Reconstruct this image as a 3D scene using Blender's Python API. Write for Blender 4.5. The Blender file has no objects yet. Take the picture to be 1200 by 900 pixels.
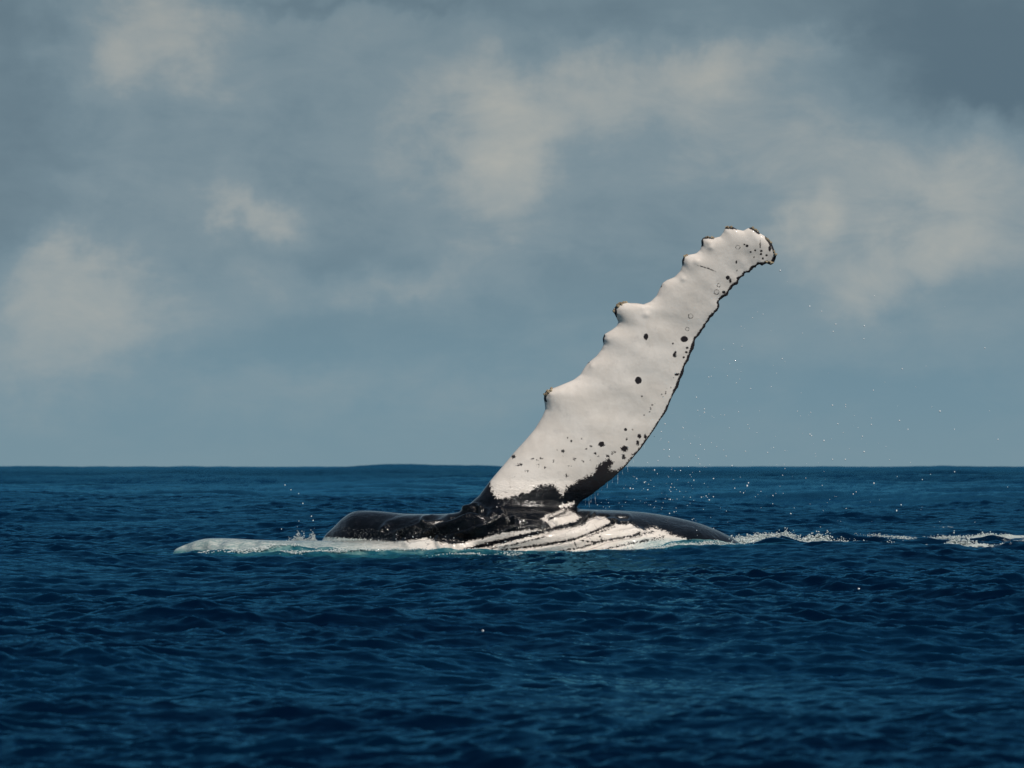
import bpy, bmesh, math, random
import numpy as np
from mathutils import Vector, Matrix, noise as mnoise

random.seed(7)
rng = np.random.default_rng(11)
scene = bpy.context.scene
COL = scene.collection

# ---------------------------------------------------------------- camera
CAM_H = 1.22            # eye height over the water, metres (a small boat)
FPX = 5000.0            # focal length in pixels of a 1200 px wide frame (150 mm lens)
HORIZON_ROW = 547.0
cam_d = bpy.data.cameras.new('camera')
cam = bpy.data.objects.new('camera', cam_d)
COL.objects.link(cam)
cam_d.sensor_width = 36.0
cam_d.lens = 150.0
cam_d.clip_start = 0.5
cam_d.clip_end = 60000.0
cam.location = (0, 0, CAM_H)
cam.rotation_euler = (math.radians(90) + math.atan((HORIZON_ROW - 450) / FPX), 0, 0)
cam_d.dof.use_dof = True
cam_d.dof.focus_distance = 60.0
cam_d.dof.aperture_fstop = 5.6
scene.camera = cam

# ---------------------------------------------------------------- light
SUN_EL = math.radians(50)
SUN_AZ = math.radians(151)          # clockwise from +Y: behind the camera, to its right
sun_dir = Vector((math.sin(SUN_AZ) * math.cos(SUN_EL), math.cos(SUN_AZ) * math.cos(SUN_EL), math.sin(SUN_EL)))
sun_d = bpy.data.lights.new('sun', 'SUN')
sun = bpy.data.objects.new('sun', sun_d)
COL.objects.link(sun)
sun_d.energy = 3.7
sun_d.angle = math.radians(0.5)
sun_d.color = (1.0, 0.93, 0.85)
sun.rotation_euler = sun_dir.to_track_quat('Z', 'Y').to_euler()
sun.location = (20, -20, 40)

scene.view_settings.view_transform = 'Standard'
scene.view_settings.look = 'None'
scene.view_settings.exposure = 0.0
scene.view_settings.gamma = 1.0
scene.view_settings.use_curve_mapping = False


def srgb(r, g, b):
    f = lambda c: (c / 255 / 12.92) if c / 255 < 0.04045 else ((c / 255 + 0.055) / 1.055) ** 2.4
    return (f(r), f(g), f(b), 1.0)


class NT:
    """small helper to write node trees"""
    def __init__(self, nt):
        self.nt = nt
        nt.nodes.clear()

    def n(self, typ, props=None, ins=None):
        nd = self.nt.nodes.new(typ)
        for k, v in (props or {}).items():
            setattr(nd, k, v)
        for k, v in (ins or {}).items():
            s = nd.inputs[k]
            if isinstance(v, bpy.types.NodeSocket):
                self.nt.links.new(v, s)
            else:
                s.default_value = v
        return nd

    def m(self, op, a, b=None, c=None, clamp=False):
        ins = {0: a}
        if b is not None:
            ins[1] = b
        if c is not None:
            ins[2] = c
        return self.n('ShaderNodeMath', {'operation': op, 'use_clamp': clamp}, ins).outputs[0]

    def v(self, op, a, b=None):
        ins = {0: a}
        if b is not None:
            ins[1] = b
        nd = self.n('ShaderNodeVectorMath', {'operation': op}, ins)
        return nd.outputs['Value'] if op in ('DOT_PRODUCT', 'LENGTH') else nd.outputs[0]

    def mix(self, f, a, b):
        nd = self.n('ShaderNodeMix', {'data_type': 'RGBA'}, {0: f, 6: a, 7: b})
        return nd.outputs[2]

    def ramp(self, x, lo, hi, a=0.0, b=1.0, smooth=True):
        nd = self.n('ShaderNodeMapRange', {'interpolation_type': 'SMOOTHSTEP' if smooth else 'LINEAR'},
                    {'Value': x, 'From Min': lo, 'From Max': hi, 'To Min': a, 'To Max': b})
        return nd.outputs[0]

    def noise(self, vec, scale, detail=4.0, rough=0.55, dist=0.0):
        nd = self.n('ShaderNodeTexNoise', None, {'Vector': vec, 'Scale': scale, 'Detail': detail,
                                                 'Roughness': rough, 'Distortion': dist})
        return nd


# ---------------------------------------------------------------- world: clear sky behind a broken, hazy cloud deck
world = bpy.data.worlds.new('World')
scene.world = world
world.use_nodes = True
w = NT(world.node_tree)
sky = w.n('ShaderNodeTexSky', {'sky_type': 'NISHITA', 'sun_disc': False, 'sun_elevation': SUN_EL,
                               'sun_rotation': SUN_AZ, 'air_density': 1.0, 'dust_density': 1.0, 'ozone_density': 2.0})
skyc = w.v('MULTIPLY', sky.outputs[0], (0.05, 0.05, 0.05))
tc = w.n('ShaderNodeTexCoord').outputs['Generated']
dirn = w.v('NORMALIZE', tc)
sep = w.n('ShaderNodeSeparateXYZ', None, {0: dirn})
X, Y, Z = sep.outputs
# slope coordinates in degrees-like units: azimuth and elevation
az = w.m('MULTIPLY', w.m('ARCTAN2', X, Y), 1.0)
el = w.m('ARCSINE', Z)
ae = w.n('ShaderNodeCombineXYZ', None, {0: az, 1: el, 2: 0.0}).outputs[0]
warp = w.noise(dirn, 34.0, 5.0, 0.6)
warp2 = w.noise(dirn, 110.0, 3.0, 0.5)
wv = w.v('SUBTRACT', warp.outputs['Color'], (0.5, 0.5, 0.5))
wv = w.v('MULTIPLY', wv, (0.030, 0.026, 0.0))
wv2 = w.v('MULTIPLY', w.v('SUBTRACT', warp2.outputs['Color'], (0.5, 0.5, 0.5)), (0.011, 0.010, 0.0))
aew = w.v('ADD', w.v('ADD', ae, wv), wv2)
CLOUDS = [  # column, row, half-width, half-height (1200x900 frame of a 150 mm lens), strength
    (150, 30, 62, 62, .9), (215, 45, 50, 34, .7), (265, 95, 70, 40, .35), (70, 70, 60, 40, .12), (35, 72, 22, 16, .25),
    (560, 130, 62, 40, .75), (585, 190, 42, 68, .75), (650, 120, 60, 42, .75), (725, 120, 40, 40, .55), (480, 170, 60, 60, .4),
    (838, 76, 44, 24, 1.05), (935, 42, 40, 18, .6), (275, 232, 34, 30, .85), (300, 262, 40, 20, .4),
    (95, 350, 66, 42, .85), (85, 320, 26, 20, .3), (170, 372, 90, 22, .35), (960, 245, 26, 24, .75), (935, 270, 30, 30, .5),
    (1045, 312, 52, 36, 1.0), (1000, 345, 70, 28, .45), (470, 336, 90, 16, .55), (1120, 225, 120, 60, .5),
    (1150, 300, 60, 40, .4), (40, 440, 66, 34, .5), (340, 465, 90, 26, .35), (560, 470, 120, 26, .3), (60, 400, 90, 30, .45), (230, 330, 120, 30, .3), (1100, 400, 120, 30, .25), (400, 60, 120, 40, .25), (1000, 180, 140, 40, .3), (900, 110, 90, 50, .25),
    (800, 130, 60, 60, .3), (640, 280, 60, 20, .35), (160, 225, 80, 20, .3), (1110, 260, 30, 50, .2), (760, 420, 140, 30, .15),
    (1160, 60, 110, 55, -.75), (1180, 105, 90, 22, -.45), (20, 180, 60, 110, -.35), (420, 2, 130, 10, -.45),
    (25, 20, 60, 60, -.35), (370, 140, 80, 24, -.1), (720, 20, 90, 30, -.3), (330, 290, 140, 14, -.15), (1050, 10, 120, 40, -.35),
]
dens = None
for (cx, cy, rx, ry, s) in CLOUDS:
    a0 = math.atan((cx - 600) / FPX)
    e0 = math.atan((HORIZON_ROW - cy) / FPX)
    d = w.v('SUBTRACT', aew, (a0, e0, 0.0))
    d = w.v('MULTIPLY', d, (FPX / (rx * 1.3), FPX / (ry * 1.35), 0.0))
    g = w.m('MULTIPLY', w.m('POWER', 2.718, w.m('MULTIPLY', w.v('DOT_PRODUCT', d, d), -1.0)), s)
    dens = g if dens is None else w.m('ADD', dens, g)
# free-form cloud over the whole dome so it goes on outside the frame
dome = w.v('MULTIPLY', dirn, (1.0, 1.0, 2.6))
nA = w.noise(dome, 9.0, 6.0, 0.6, 0.3).outputs['Fac']
nB = w.noise(w.v('MULTIPLY', dirn, (1.0, 1.0, 2.2)), 38.0, 6.0, 0.62, 0.4).outputs['Fac']
dens = w.m('ADD', dens, w.m('MULTIPLY', w.m('SUBTRACT', nA, 0.5), 0.8))
dens = w.m('ADD', dens, w.m('MULTIPLY', w.m('SUBTRACT', nB, 0.5), w.m('ADD', 0.7, w.m('MULTIPLY', w.m('MAXIMUM', dens, 0.0), 1.3))))
lo_c = srgb(90, 112, 126)
mid_c = srgb(119, 140, 151)
hi_c = srgb(164, 168, 166)
c1 = w.mix(w.ramp(dens, -0.9, 0.35), lo_c, mid_c)
c2 = w.mix(w.ramp(dens, 0.0, 0.95, smooth=False), c1, srgb(139, 153, 159))
c2 = w.mix(w.ramp(dens, 0.35, 2.0, smooth=False), c2, srgb(176, 177, 171))
# far, low air: bluer and smoother toward the horizon
lowair = w.mix(w.ramp(dens, -0.1, 1.6, smooth=False), srgb(112, 143, 158), srgb(150, 161, 164))
c3 = w.mix(w.ramp(el, 0.012, 0.062, 0.85, 0.0), c2, lowair)
c3 = w.mix(w.ramp(el, 0.06, 0.16, 0.0, 0.35), c3, srgb(96, 114, 124))
horizon = w.mix(w.ramp(el, 0.0, 0.022, 0.55, 0.0), c3, srgb(122, 147, 158))
# the deck is continuous low down and breaks up overhead, where the blue shows
cover = w.ramp(el, 0.10, 0.55, 1.0, 0.30)
cover = w.m('ADD', cover, w.m('MULTIPLY', w.m('SUBTRACT', nA, 0.5), w.ramp(el, 0.15, 0.5, 0.0, 1.6)), clamp=True)
skymix = w.mix(cover, skyc, horizon)
bg = w.n('ShaderNodeBackground', None, {'Color': skymix, 'Strength': 1.0})
w.nt.links.new(bg.outputs[0], w.n('ShaderNodeOutputWorld').inputs['Surface'])


# ---------------------------------------------------------------- helpers
def PX(px, y):
    return (px - 600.0) * y / FPX


def PZ(py, y):
    return CAM_H - (py - HORIZON_ROW) * y / FPX


def depth_of_row(py):
    return CAM_H * FPX / (py - HORIZON_ROW)


def mesh_from(name, verts, quads=None, tris=None, smooth=True):
    verts = np.asarray(verts, dtype=np.float32)
    me = bpy.data.meshes.new(name)
    me.vertices.add(len(verts))
    me.vertices.foreach_set('co', verts.ravel())
    polys = quads if quads is not None else tris
    polys = np.asarray(polys, dtype=np.int32)
    k = polys.shape[1]
    me.loops.add(polys.size)
    me.loops.foreach_set('vertex_index', polys.ravel())
    me.polygons.add(len(polys))
    me.polygons.foreach_set('loop_start', np.arange(0, polys.size, k, dtype=np.int32))
    me.polygons.foreach_set('use_smooth', np.full(len(polys), smooth, dtype=bool))
    me.update(calc_edges=True)
    return me


def link(name, me, mat=None, parent=None):
    o = bpy.data.objects.new(name, me)
    COL.objects.link(o)
    if mat is not None:
        me.materials.append(mat)
    if parent is not None:
        o.parent = parent
    return o


def tag(o, label=None, cat=None, group=None, kind=None):
    for k, v in (('label', label), ('category', cat), ('group', group), ('kind', kind)):
        if v:
            o[k] = v
    return o


def attr(me, name, vals):
    a = me.attributes.new(name, 'FLOAT', 'POINT')
    a.data.foreach_set('value', np.asarray(vals, dtype=np.float32))


def seg_dist(px, py, poly, closed=False, widths=None):
    """distance of points to a polyline; with widths: distance minus the local half width"""
    best = np.full(px.shape, 1e9)
    n = len(poly)
    for i in range(n if closed else n - 1):
        ax, ay = poly[i]
        bx, by = poly[(i + 1) % n]
        dx, dy = bx - ax, by - ay
        L = dx * dx + dy * dy + 1e-9
        t = np.clip(((px - ax) * dx + (py - ay) * dy) / L, 0, 1)
        d = np.hypot(px - ax - t * dx, py - ay - t * dy)
        if widths is not None:
            d = d - (widths[i] * (1 - t) + widths[(i + 1) % n] * t)
        best = np.minimum(best, d)
    return best


def poly_sdf(px, py, poly):
    """positive inside"""
    inside = np.zeros(px.shape, bool)
    n = len(poly)
    for i in range(n):
        ax, ay = poly[i]
        bx, by = poly[(i + 1) % n]
        if ay == by:
            continue
        c = ((ay > py) != (by > py)) & (px < (bx - ax) * (py - ay) / (by - ay) + ax)
        inside ^= c
    d = seg_dist(px, py, poly, closed=True)
    return np.where(inside, d, -d)


def sstep(a, b, x):
    t = np.clip((x - a) / (b - a), 0, 1)
    return t * t * (3 - 2 * t)


# ---------------------------------------------------------------- the sea: summed wave spectra on one sheet
def cascade(L, N, lmax, lmin, B, seed, wind=0.0, spread=0.7):
    r = np.random.default_rng(seed)
    k1 = np.fft.fftfreq(N, d=L / N) * 2 * np.pi
    KX, KY = np.meshgrid(k1, k1, indexing='ij')
    K = np.hypot(KX, KY)
    K[0, 0] = 1.0
    dk = 2 * np.pi / L
    kmin, kmax = 2 * np.pi / lmax, 2 * np.pi / lmin
    win = sstep(math.log(kmin * 0.8), math.log(kmin * 1.25), np.log(K)) * (1 - sstep(math.log(kmax * 0.8), math.log(kmax * 1.25), np.log(K)))
    c = np.cos(np.arctan2(KY, KX) - wind)
    D = (1 - spread) + spread * 2 * c * c
    Psi = B * K ** -4 * D * win
    Psi[0, 0] = 0
    H = (r.standard_normal((N, N)) + 1j * r.standard_normal((N, N))) * np.sqrt(Psi) * dk
    F = lambda Q: (np.fft.ifft2(Q).real * N * N).astype(np.float32)
    return L, N, F(H), F(1j * KX / K * H), F(1j * KY / K * H)


def sample(cas, x, y):
    L, N, h, dx, dy = cas
    u = (x / L * N) % N
    v = (y / L * N) % N
    i = np.floor(u).astype(np.int64)
    j = np.floor(v).astype(np.int64)
    fu = (u - i).astype(np.float32)
    fv = (v - j).astype(np.float32)
    i %= N
    j %= N
    i2 = (i + 1) % N
    j2 = (j + 1) % N
    out = []
    for f in (h, dx, dy):
        out.append((f[i, j] * (1 - fu) + f[i2, j] * fu) * (1 - fv) + (f[i, j2] * (1 - fu) + f[i2, j2] * fu) * fv)
    return out


CAS_A = cascade(613.0, 512, 70, 9, 0.00016, 3, math.radians(70), 0.8)
CAS_B = cascade(71.0, 1024, 9, 1.3, 0.00030, 5, math.radians(80), 0.55)
CAS_C = cascade(9.3, 1024, 0.8, 0.12, 0.0064, 9, math.radians(92), 0.65)
CAS_D = cascade(4.1, 1024, 0.13, 0.035, 0.0050, 12, math.radians(85), 0.4)

# local shapes near the whale: a hump of water pushed over the belly, wakes left of and right of it
HUMPS = [  # x, y, sx, sy, height
    (PX(815, 58.7), 58.9, 0.55, 0.45, 0.13), (PX(1000, 66), 66.5, 0.7, 0.35, 0.15), (PX(1110, 66), 66.0, 0.8, 0.4, 0.15),
    (PX(925, 64), 64.0, 0.45, 0.35, 0.04), (PX(160, 62.5), 62.5, 0.8, 0.35, 0.05), (PX(640, 57.4), 57.2, 2.0, 0.35, 0.03),
    (PX(250, 60), 59.9, 0.6, 0.3, 0.06), (PX(330, 59.5), 59.3, 1.0, 0.3, 0.085), (PX(430, 59), 58.7, 1.1, 0.3, 0.07), (PX(540, 58.5), 58.2, 0.8, 0.3, 0.04),
    (PX(1180, 66), 65.0, 0.7, 0.4, 0.07), (PX(985, 63), 63.6, 0.5, 0.2, 0.06),
]


_r = random.Random(4)
for _k in range(46):     # short confused chop stirred up to the right of the whale
    _p = _r.uniform(890, 1260); _y = _r.uniform(62, 74)
    HUMPS.append((PX(_p, _y), _y, _r.uniform(.12, .4), _r.uniform(.07, .16), _r.uniform(.03, .10)))


def sea_disp(x, y):
    r = np.hypot(x, y)
    fb = 1 - sstep(700, 3500, r)
    fc = 1 - sstep(200, 700, r)
    ha, ax, ay = sample(CAS_A, x, y)
    hb, bx, by = sample(CAS_B, x + 13.0, y + 5.0)
    hc, cx, cy = sample(CAS_C, x + 1.7, y + 3.1)
    hd, ex, ey = sample(CAS_D, x + 0.3, y + 0.9)
    fd = 1 - sstep(45, 95, r)
    fc_ = fc
    # the whale's bulk calms the longer chop right where it lies
    calm = 1 - 0.6 * np.exp(-((x - 0.3) / 5.0) ** 2 - ((y - 60.0) / 3.2) ** 2)
    # patches of livelier and quieter ripples
    gust = 0.85 + 0.35 * np.sin(x * 0.31 + 1.0 + 0.8 * np.sin(y * 0.11)) * np.sin(y * 0.17 + 0.5 * np.sin(x * 0.23))
    z = ha * calm + hb * fb * calm + hc * fc * gust + hd * fd * gust
    # long low swells far out, which make the horizon line undulate
    z = z + sstep(700, 1500, r) * (0.75 * np.sin(x * 0.017 + 2.2) + 0.55 * np.sin(x * 0.043 + 0.5 + y * 0.0013) + 0.3 * np.sin(x * 0.11 + y * 0.004) + 0.5 * np.sin(y * 0.006))
    dx = ax + bx * fb * calm + 0.6 * cx * fc * gust + 0.5 * ex * fd
    dy = ay + by * fb * calm + 0.6 * cy * fc * gust + 0.5 * ey * fd
    for (hx, hy, sx, sy, hh) in HUMPS:
        z = z + hh * np.exp(-((x - hx) / sx) ** 2 - ((y - hy) / sy) ** 2)
    return dx, dy, z


th = list(np.linspace(-9.2, 9.2, 430))
side = [9.6, 10.2, 11, 12.2, 14, 17, 21, 27, 35, 45, 58, 75, 95, 120, 150, 180]
th = sorted([-s for s in side[:-1]] + th + side)
th = np.radians(np.array(th))
rr = [1.5, 3, 5, 7, 9, 11, 12.5]
r_ = 13.0
while r_ < 150:
    rr.append(r_)
    r_ *= 1.00132
while r_ < 1000:
    rr.append(r_)
    r_ *= 1.0042
while r_ < 40000:
    rr.append(r_)
    r_ *= 1.035
rr = np.array(rr)
R, T = np.meshgrid(rr, th, indexing='ij')
gx = (R * np.sin(T)).ravel()
gy = (R * np.cos(T)).ravel()
dx, dy, dz = sea_disp(gx, gy)
coarse = (1 - sstep(9.3, 14, np.abs(np.degrees(T)).ravel())) * 0.9 + 0.1
sea_v = np.stack([gx + dx * coarse * 0.9, gy + dy * coarse * 0.9, dz * coarse], 1)
nr, nt = R.shape
ii, jj = np.meshgrid(np.arange(nr - 1), np.arange(nt), indexing='ij')
j2 = (jj + 1) % nt
quads = np.stack([ii * nt + jj, ii * nt + j2, (ii + 1) * nt + j2, (ii + 1) * nt + jj], -1).reshape(-1, 4)
sea_v = np.vstack([sea_v, [[0, 0, 0]]])
sea_me = mesh_from('sea', sea_v, quads=quads)
# small disc under the camera
bm = bmesh.new(); bm.from_mesh(sea_me); bm.verts.ensure_lookup_table()
cv = bm.verts[nr * nt]
for j in range(nt):
    f = bm.faces.new((bm.verts[j], bm.verts[(j + 1) % nt], cv)); f.smooth = True
    if f.normal.z < 0:
        f.normal_flip()
bm.to_mesh(sea_me); bm.free()

sx_, sy_ = sea_v[:, 0], sea_v[:, 1]


def blob(x, y, cx, cy, sx, sy):
    return np.exp(-((x - cx) / sx) ** 2 - ((y - cy) / sy) ** 2)


# milky, air-filled water lying over the whale's pale flank and jaw
milk = np.zeros(len(sea_v))
for (px, yy, ax_, ay_, s) in [(240, 61.6, .75, 1.1, .8), (330, 60.0, 1.0, 1.5, 1.2), (430, 59.4, 1.1, 1.4, 1.2), (520, 58.8, 1.0, 1.1, 1.0),
                              (610, 58.4, 1.0, .75, .55), (700, 58.0, 1.0, .6, .5), (780, 58.4, .8, .8, 1.1), (840, 59.4, .7, 1.3, 1.3),
                              (890, 61.5, .7, 1.4, .8), (960, 63.0, .9, 1.2, .3), (150, 62.2, .8, .7, .3)]:
    milk = np.maximum(milk, s * blob(sx_, sy_, PX(px, yy), yy, ax_, ay_))
foam = np.zeros(len(sea_v))
for (px, row, ax_, ay_, s) in [(1010, 632, .5, .5, .5), (1050, 628, .6, .5, .7), (1130, 632, .5, .7, 1.1), (1185, 629, .9, .9, 1.2),
                               (1240, 632, 1.2, 1.0, 1.1), (1120, 643, .8, .4, 1.0), (1180, 642, .8, .3, .9), (900, 633, .6, .9, .7),
                               (955, 637, .5, .6, .7), (1150, 620, 1.2, 1.0, .7), (870, 641, .7, .6, .9), (340, 634, .8, .5, .6),
                               (800, 648, .6, .3, .5)]:
    d_ = depth_of_row(row)
    foam = np.maximum(foam, s * blob(sx_, sy_, PX(px, d_), d_, ax_, ay_ * 1.3))
attr(sea_me, 'milk', milk)
attr(sea_me, 'foam', foam)

sea_mat = bpy.data.materials.new('sea_water')
sea_mat.use_nodes = True
s = NT(sea_mat.node_tree)
geo = s.n('ShaderNodeNewGeometry')
pos = geo.outputs['Position']
a_milk = s.n('ShaderNodeAttribute', {'attribute_name': 'milk'}).outputs['Fac']
a_foam = s.n('ShaderNodeAttribute', {'attribute_name': 'foam'}).outputs['Fac']
n1 = s.noise(s.v('MULTIPLY', pos, (2.2, 1.0, 1.0)), 2.0, 6.0, 0.65, 0.6).outputs['Fac']
n2 = s.noise(s.v('MULTIPLY', pos, (1.0, 0.7, 1.0)), 9.0, 5.0, 0.7, 0.8).outputs['Fac']
big = s.noise(pos, 0.25, 3.0, 0.5).outputs['Fac']
deep = s.mix(s.ramp(big, 0.35, 0.65), (0.0001, 0.0034, 0.0130, 1), (0.0001, 0.0065, 0.020, 1))
mk = s.m('MULTIPLY', a_milk, s.ramp(n1, 0.25, 0.75, 0.45, 1.25))
c_m = s.mix(s.ramp(mk, 0.05, 0.55), deep, (0.012, 0.085, 0.11, 1))
c_m = s.mix(s.ramp(mk, 0.45, 1.1), c_m, (0.15, 0.27, 0.26, 1))
fo = s.m('ADD', s.m('MULTIPLY', a_foam, 1.0), s.m('MULTIPLY', s.m('SUBTRACT', n2, 0.5), 1.6))
fo = s.m('MULTIPLY', s.ramp(fo, 0.42, 0.75), s.ramp(a_foam, 0.08, 0.3))
# thin veil of bubbles where the water is milky
veil = s.m('MULTIPLY', s.ramp(s.m('ADD', mk, s.m('MULTIPLY', s.m('SUBTRACT', n2, 0.5), 2.0)), 0.9, 1.5), 0.55)
fo = s.m('MAXIMUM', fo, veil)
c_f = s.mix(fo, c_m, (0.42, 0.46, 0.44, 1))
rip1 = s.noise(s.v('MULTIPLY', pos, (1.0, 1.3, 1.0)), 16.0, 4.0, 0.6).outputs['Fac']
rip2 = s.noise(s.v('MULTIPLY', pos, (0.8, 1.0, 1.0)), 1.3, 4.0, 0.6).outputs['Fac']
bump2 = s.n('ShaderNodeBump', None, {'Strength': 0.3, 'Distance': 0.06, 'Height': rip2})
rip4 = s.noise(s.v('MULTIPLY', pos, (1.0, 0.55, 1.0)), 0.9, 6.0, 0.7).outputs['Fac']
farm = s.ramp(s.v('LENGTH', pos), 120.0, 500.0)
bump2 = s.n('ShaderNodeBump', None, {'Strength': farm, 'Distance': 0.35, 'Height': rip4, 'Normal': bump2.outputs[0]})
rip3 = s.noise(s.v('MULTIPLY', pos, (0.8, 1.0, 1.0)), 5.0, 4.0, 0.6, 0.4).outputs['Fac']
bump3 = s.n('ShaderNodeBump', None, {'Strength': 0.35, 'Distance': 0.03, 'Height': rip3, 'Normal': bump2.outputs[0]})
bump = s.n('ShaderNodeBump', None, {'Strength': 0.35, 'Distance': 0.008, 'Height': rip1, 'Normal': bump3.outputs[0]})
dif = s.n('ShaderNodeBsdfDiffuse', None, {'Color': c_f, 'Normal': bump.outputs[0]})
glo = s.n('ShaderNodeBsdfGlossy', None, {'Color': (0.11, 0.45, 0.72, 1), 'Roughness': 0.07, 'Normal': bump.outputs[0]})
fre = s.n('ShaderNodeFresnel', None, {'IOR': 1.333, 'Normal': bump.outputs[0]})
p = s.n('ShaderNodeMixShader', None, {0: s.m('MULTIPLY', s.m('POWER', fre.outputs[0], 1.15), s.m('MULTIPLY', s.ramp(fo, 0, 1, 1.0, 0.2), s.ramp(mk, 0.2, 1.0, 1.0, 0.4))), 1: dif.outputs[0], 2: glo.outputs[0]})
s.nt.links.new(p.outputs[0], s.n('ShaderNodeOutputMaterial').inputs[0])
sea = link('water', sea_me, sea_mat)
tag(sea, 'deep blue rippled open sea reaching to the horizon', None, None, 'structure')

# ---------------------------------------------------------------- the whale: body with raised flipper as one continuous mesh
LEAD = [(518, 640), (530, 616), (546.5, 593.5), (561.7, 580.5), (574.7, 563), (586.6, 549), (601.8, 530.7), (615.8, 515.5), (626.7, 502.5),
        (635, 489), (638.8, 480), (638.4, 474), (637.0, 466), (638.3, 459.5), (642, 456.5), (650, 454), (660, 450), (672, 445), (680, 439), (684, 432),
        (689, 425), (698, 418), (704.5, 410), (707, 404), (706, 397), (708, 391.6), (716, 387), (722.5, 382.4), (724.5, 377),
        (721.5, 371), (719, 366), (720, 360), (724, 356), (731, 354), (738, 355), (746, 355.3), (754, 356.6), (762, 353.6),
        (769, 347), (772.5, 339), (776, 332), (781, 328.5), (790, 325), (796.7, 318), (799, 311.7), (798.5, 305.8), (800.8, 301),
        (806.7, 299), (815, 297.5), (819.5, 294), (821.5, 288), (821.0, 282.5), (823.3, 279), (828.3, 278), (836, 279.5),
        (843, 278), (846.7, 273), (848.3, 268.3), (852, 266), (858, 266.7), (863.3, 269.7), (870, 271.3), (875, 268.5),
        (880, 267), (885, 270), (889, 274), (895.8, 278), (900.8, 282), (904, 288), (906.5, 295), (908.5, 300)]
TRAIL = [(640, 645), (655, 616), (678, 595), (684, 587), (696, 578.3), (715.5, 563), (735, 546), (752.4, 526.3), (766, 507), (772, 498),
         (779, 487), (786, 472), (794, 456), (800, 442), (803.5, 430), (808, 421), (812.5, 411), (815, 403), (816.3, 397.5), (819, 394),
         (824, 388), (829, 379), (833.5, 373), (838.6, 367.5), (843.5, 361), (842.5, 354.5), (846.5, 350), (852, 348), (855, 342),
         (859, 337), (861.5, 335.5), (865, 333.5), (866, 328), (870.5, 325.5), (873, 321.5), (878.5, 320.5), (881.5, 316.5), (885.5, 314.5), (887.5, 311.5),
         (892.5, 313.0), (897, 310.5), (902, 312), (905.5, 310), (907.5, 305)]
ANCH = [((518, 640), (640, 645)), ((530, 616), (655, 616)), ((546.5, 593.5), (684, 587)), ((574.7, 563), (715.5, 563)),
        ((601.8, 530.7), (735, 546)), ((638.4, 474), (772, 498)), ((684, 432), (794, 456)), ((706, 397), (808, 421)),
        ((738, 355), (824, 388)), ((776, 332), (838.6, 367.5)), ((799, 311.7), (852, 348)), ((821.0, 282.5), (866, 328)),
        ((848.3, 268.3), (881.5, 316.5)), ((885, 270), (892.5, 313.0)), ((908.5, 300), (907.5, 305))]


def resample_anchored(curve, keys, per=36):
    idx = [curve.index(k) for k in keys]
    out = []
    for a, b in zip(idx[:-1], idx[1:]):
        pts = np.array(curve[a:b + 1], float)
        d = np.r_[0, np.cumsum(np.hypot(*np.diff(pts, axis=0).T))]
        t = np.linspace(0, d[-1], per, endpoint=False)
        out.append(np.stack([np.interp(t, d, pts[:, 0]), np.interp(t, d, pts[:, 1])], 1))
    out.append(np.array([curve[-1]], float))
    return np.vstack(out)


Lc = resample_anchored(LEAD, [a for a, b in ANCH])
Rc = resample_anchored(TRAIL, [b for a, b in ANCH])
YF = 60.0
ns = len(Lc)
sN = np.linspace(0, 1, ns)
key_t = np.linspace(0, 1, len(ANCH))
HT = np.interp(sN, key_t, [.52, .46, .30, .23, .20, .17, .145, .13, .12, .10, .085, .07, .06, .052, .045])
YO = np.interp(sN, key_t, [-.25, -.18, -.05, 0, 0, .0, -.02, -.05, -.08, -.12, -.16, -.20, -.24, -.28, -.30])
cu = (1 - np.cos(np.pi * np.linspace(0, 1, 44))) / 2
fin_v, fin_q = [], []
m_ring = 2 * len(cu) - 2
for i in range(ns):
    L0, R0 = Lc[i], Rc[i]
    ring = []
    for side_, cc in ((-1, cu), (1, cu[::-1][1:-1])):
        for c in cc:
            f = 2.6 * math.sqrt(c) * (1 - c) ** 1.15
            t_ = HT[i] * min(f, 1.05) + 0.013 * (1 - (2 * c - 1) ** 8)
            qx = L0[0] + (R0[0] - L0[0]) * c
            qy = L0[1] + (R0[1] - L0[1]) * c
            yy = YF + YO[i] + side_ * t_ - 0.10 * (c - 0.5) * (1 - sN[i])
            ring.append((PX(qx, YF), yy, PZ(qy, YF)))
    fin_v += ring
for i in range(ns - 1):
    for j in range(m_ring):
        j_2 = (j + 1) % m_ring
        fin_q.append((i * m_ring + j, i * m_ring + j_2, (i + 1) * m_ring + j_2, (i + 1) * m_ring + j))


def add_rings(bm_, rings):
    vs = [[bm_.verts.new(p_) for p_ in r] for r in rings]
    for a, b in zip(vs[:-1], vs[1:]):
        k = len(a)
        for j in range(k):
            bm_.faces.new((a[j], a[(j + 1) % k], b[(j + 1) % k], b[j]))
    bm_.faces.new(vs[0][::-1])
    bm_.faces.new(vs[-1])


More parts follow.
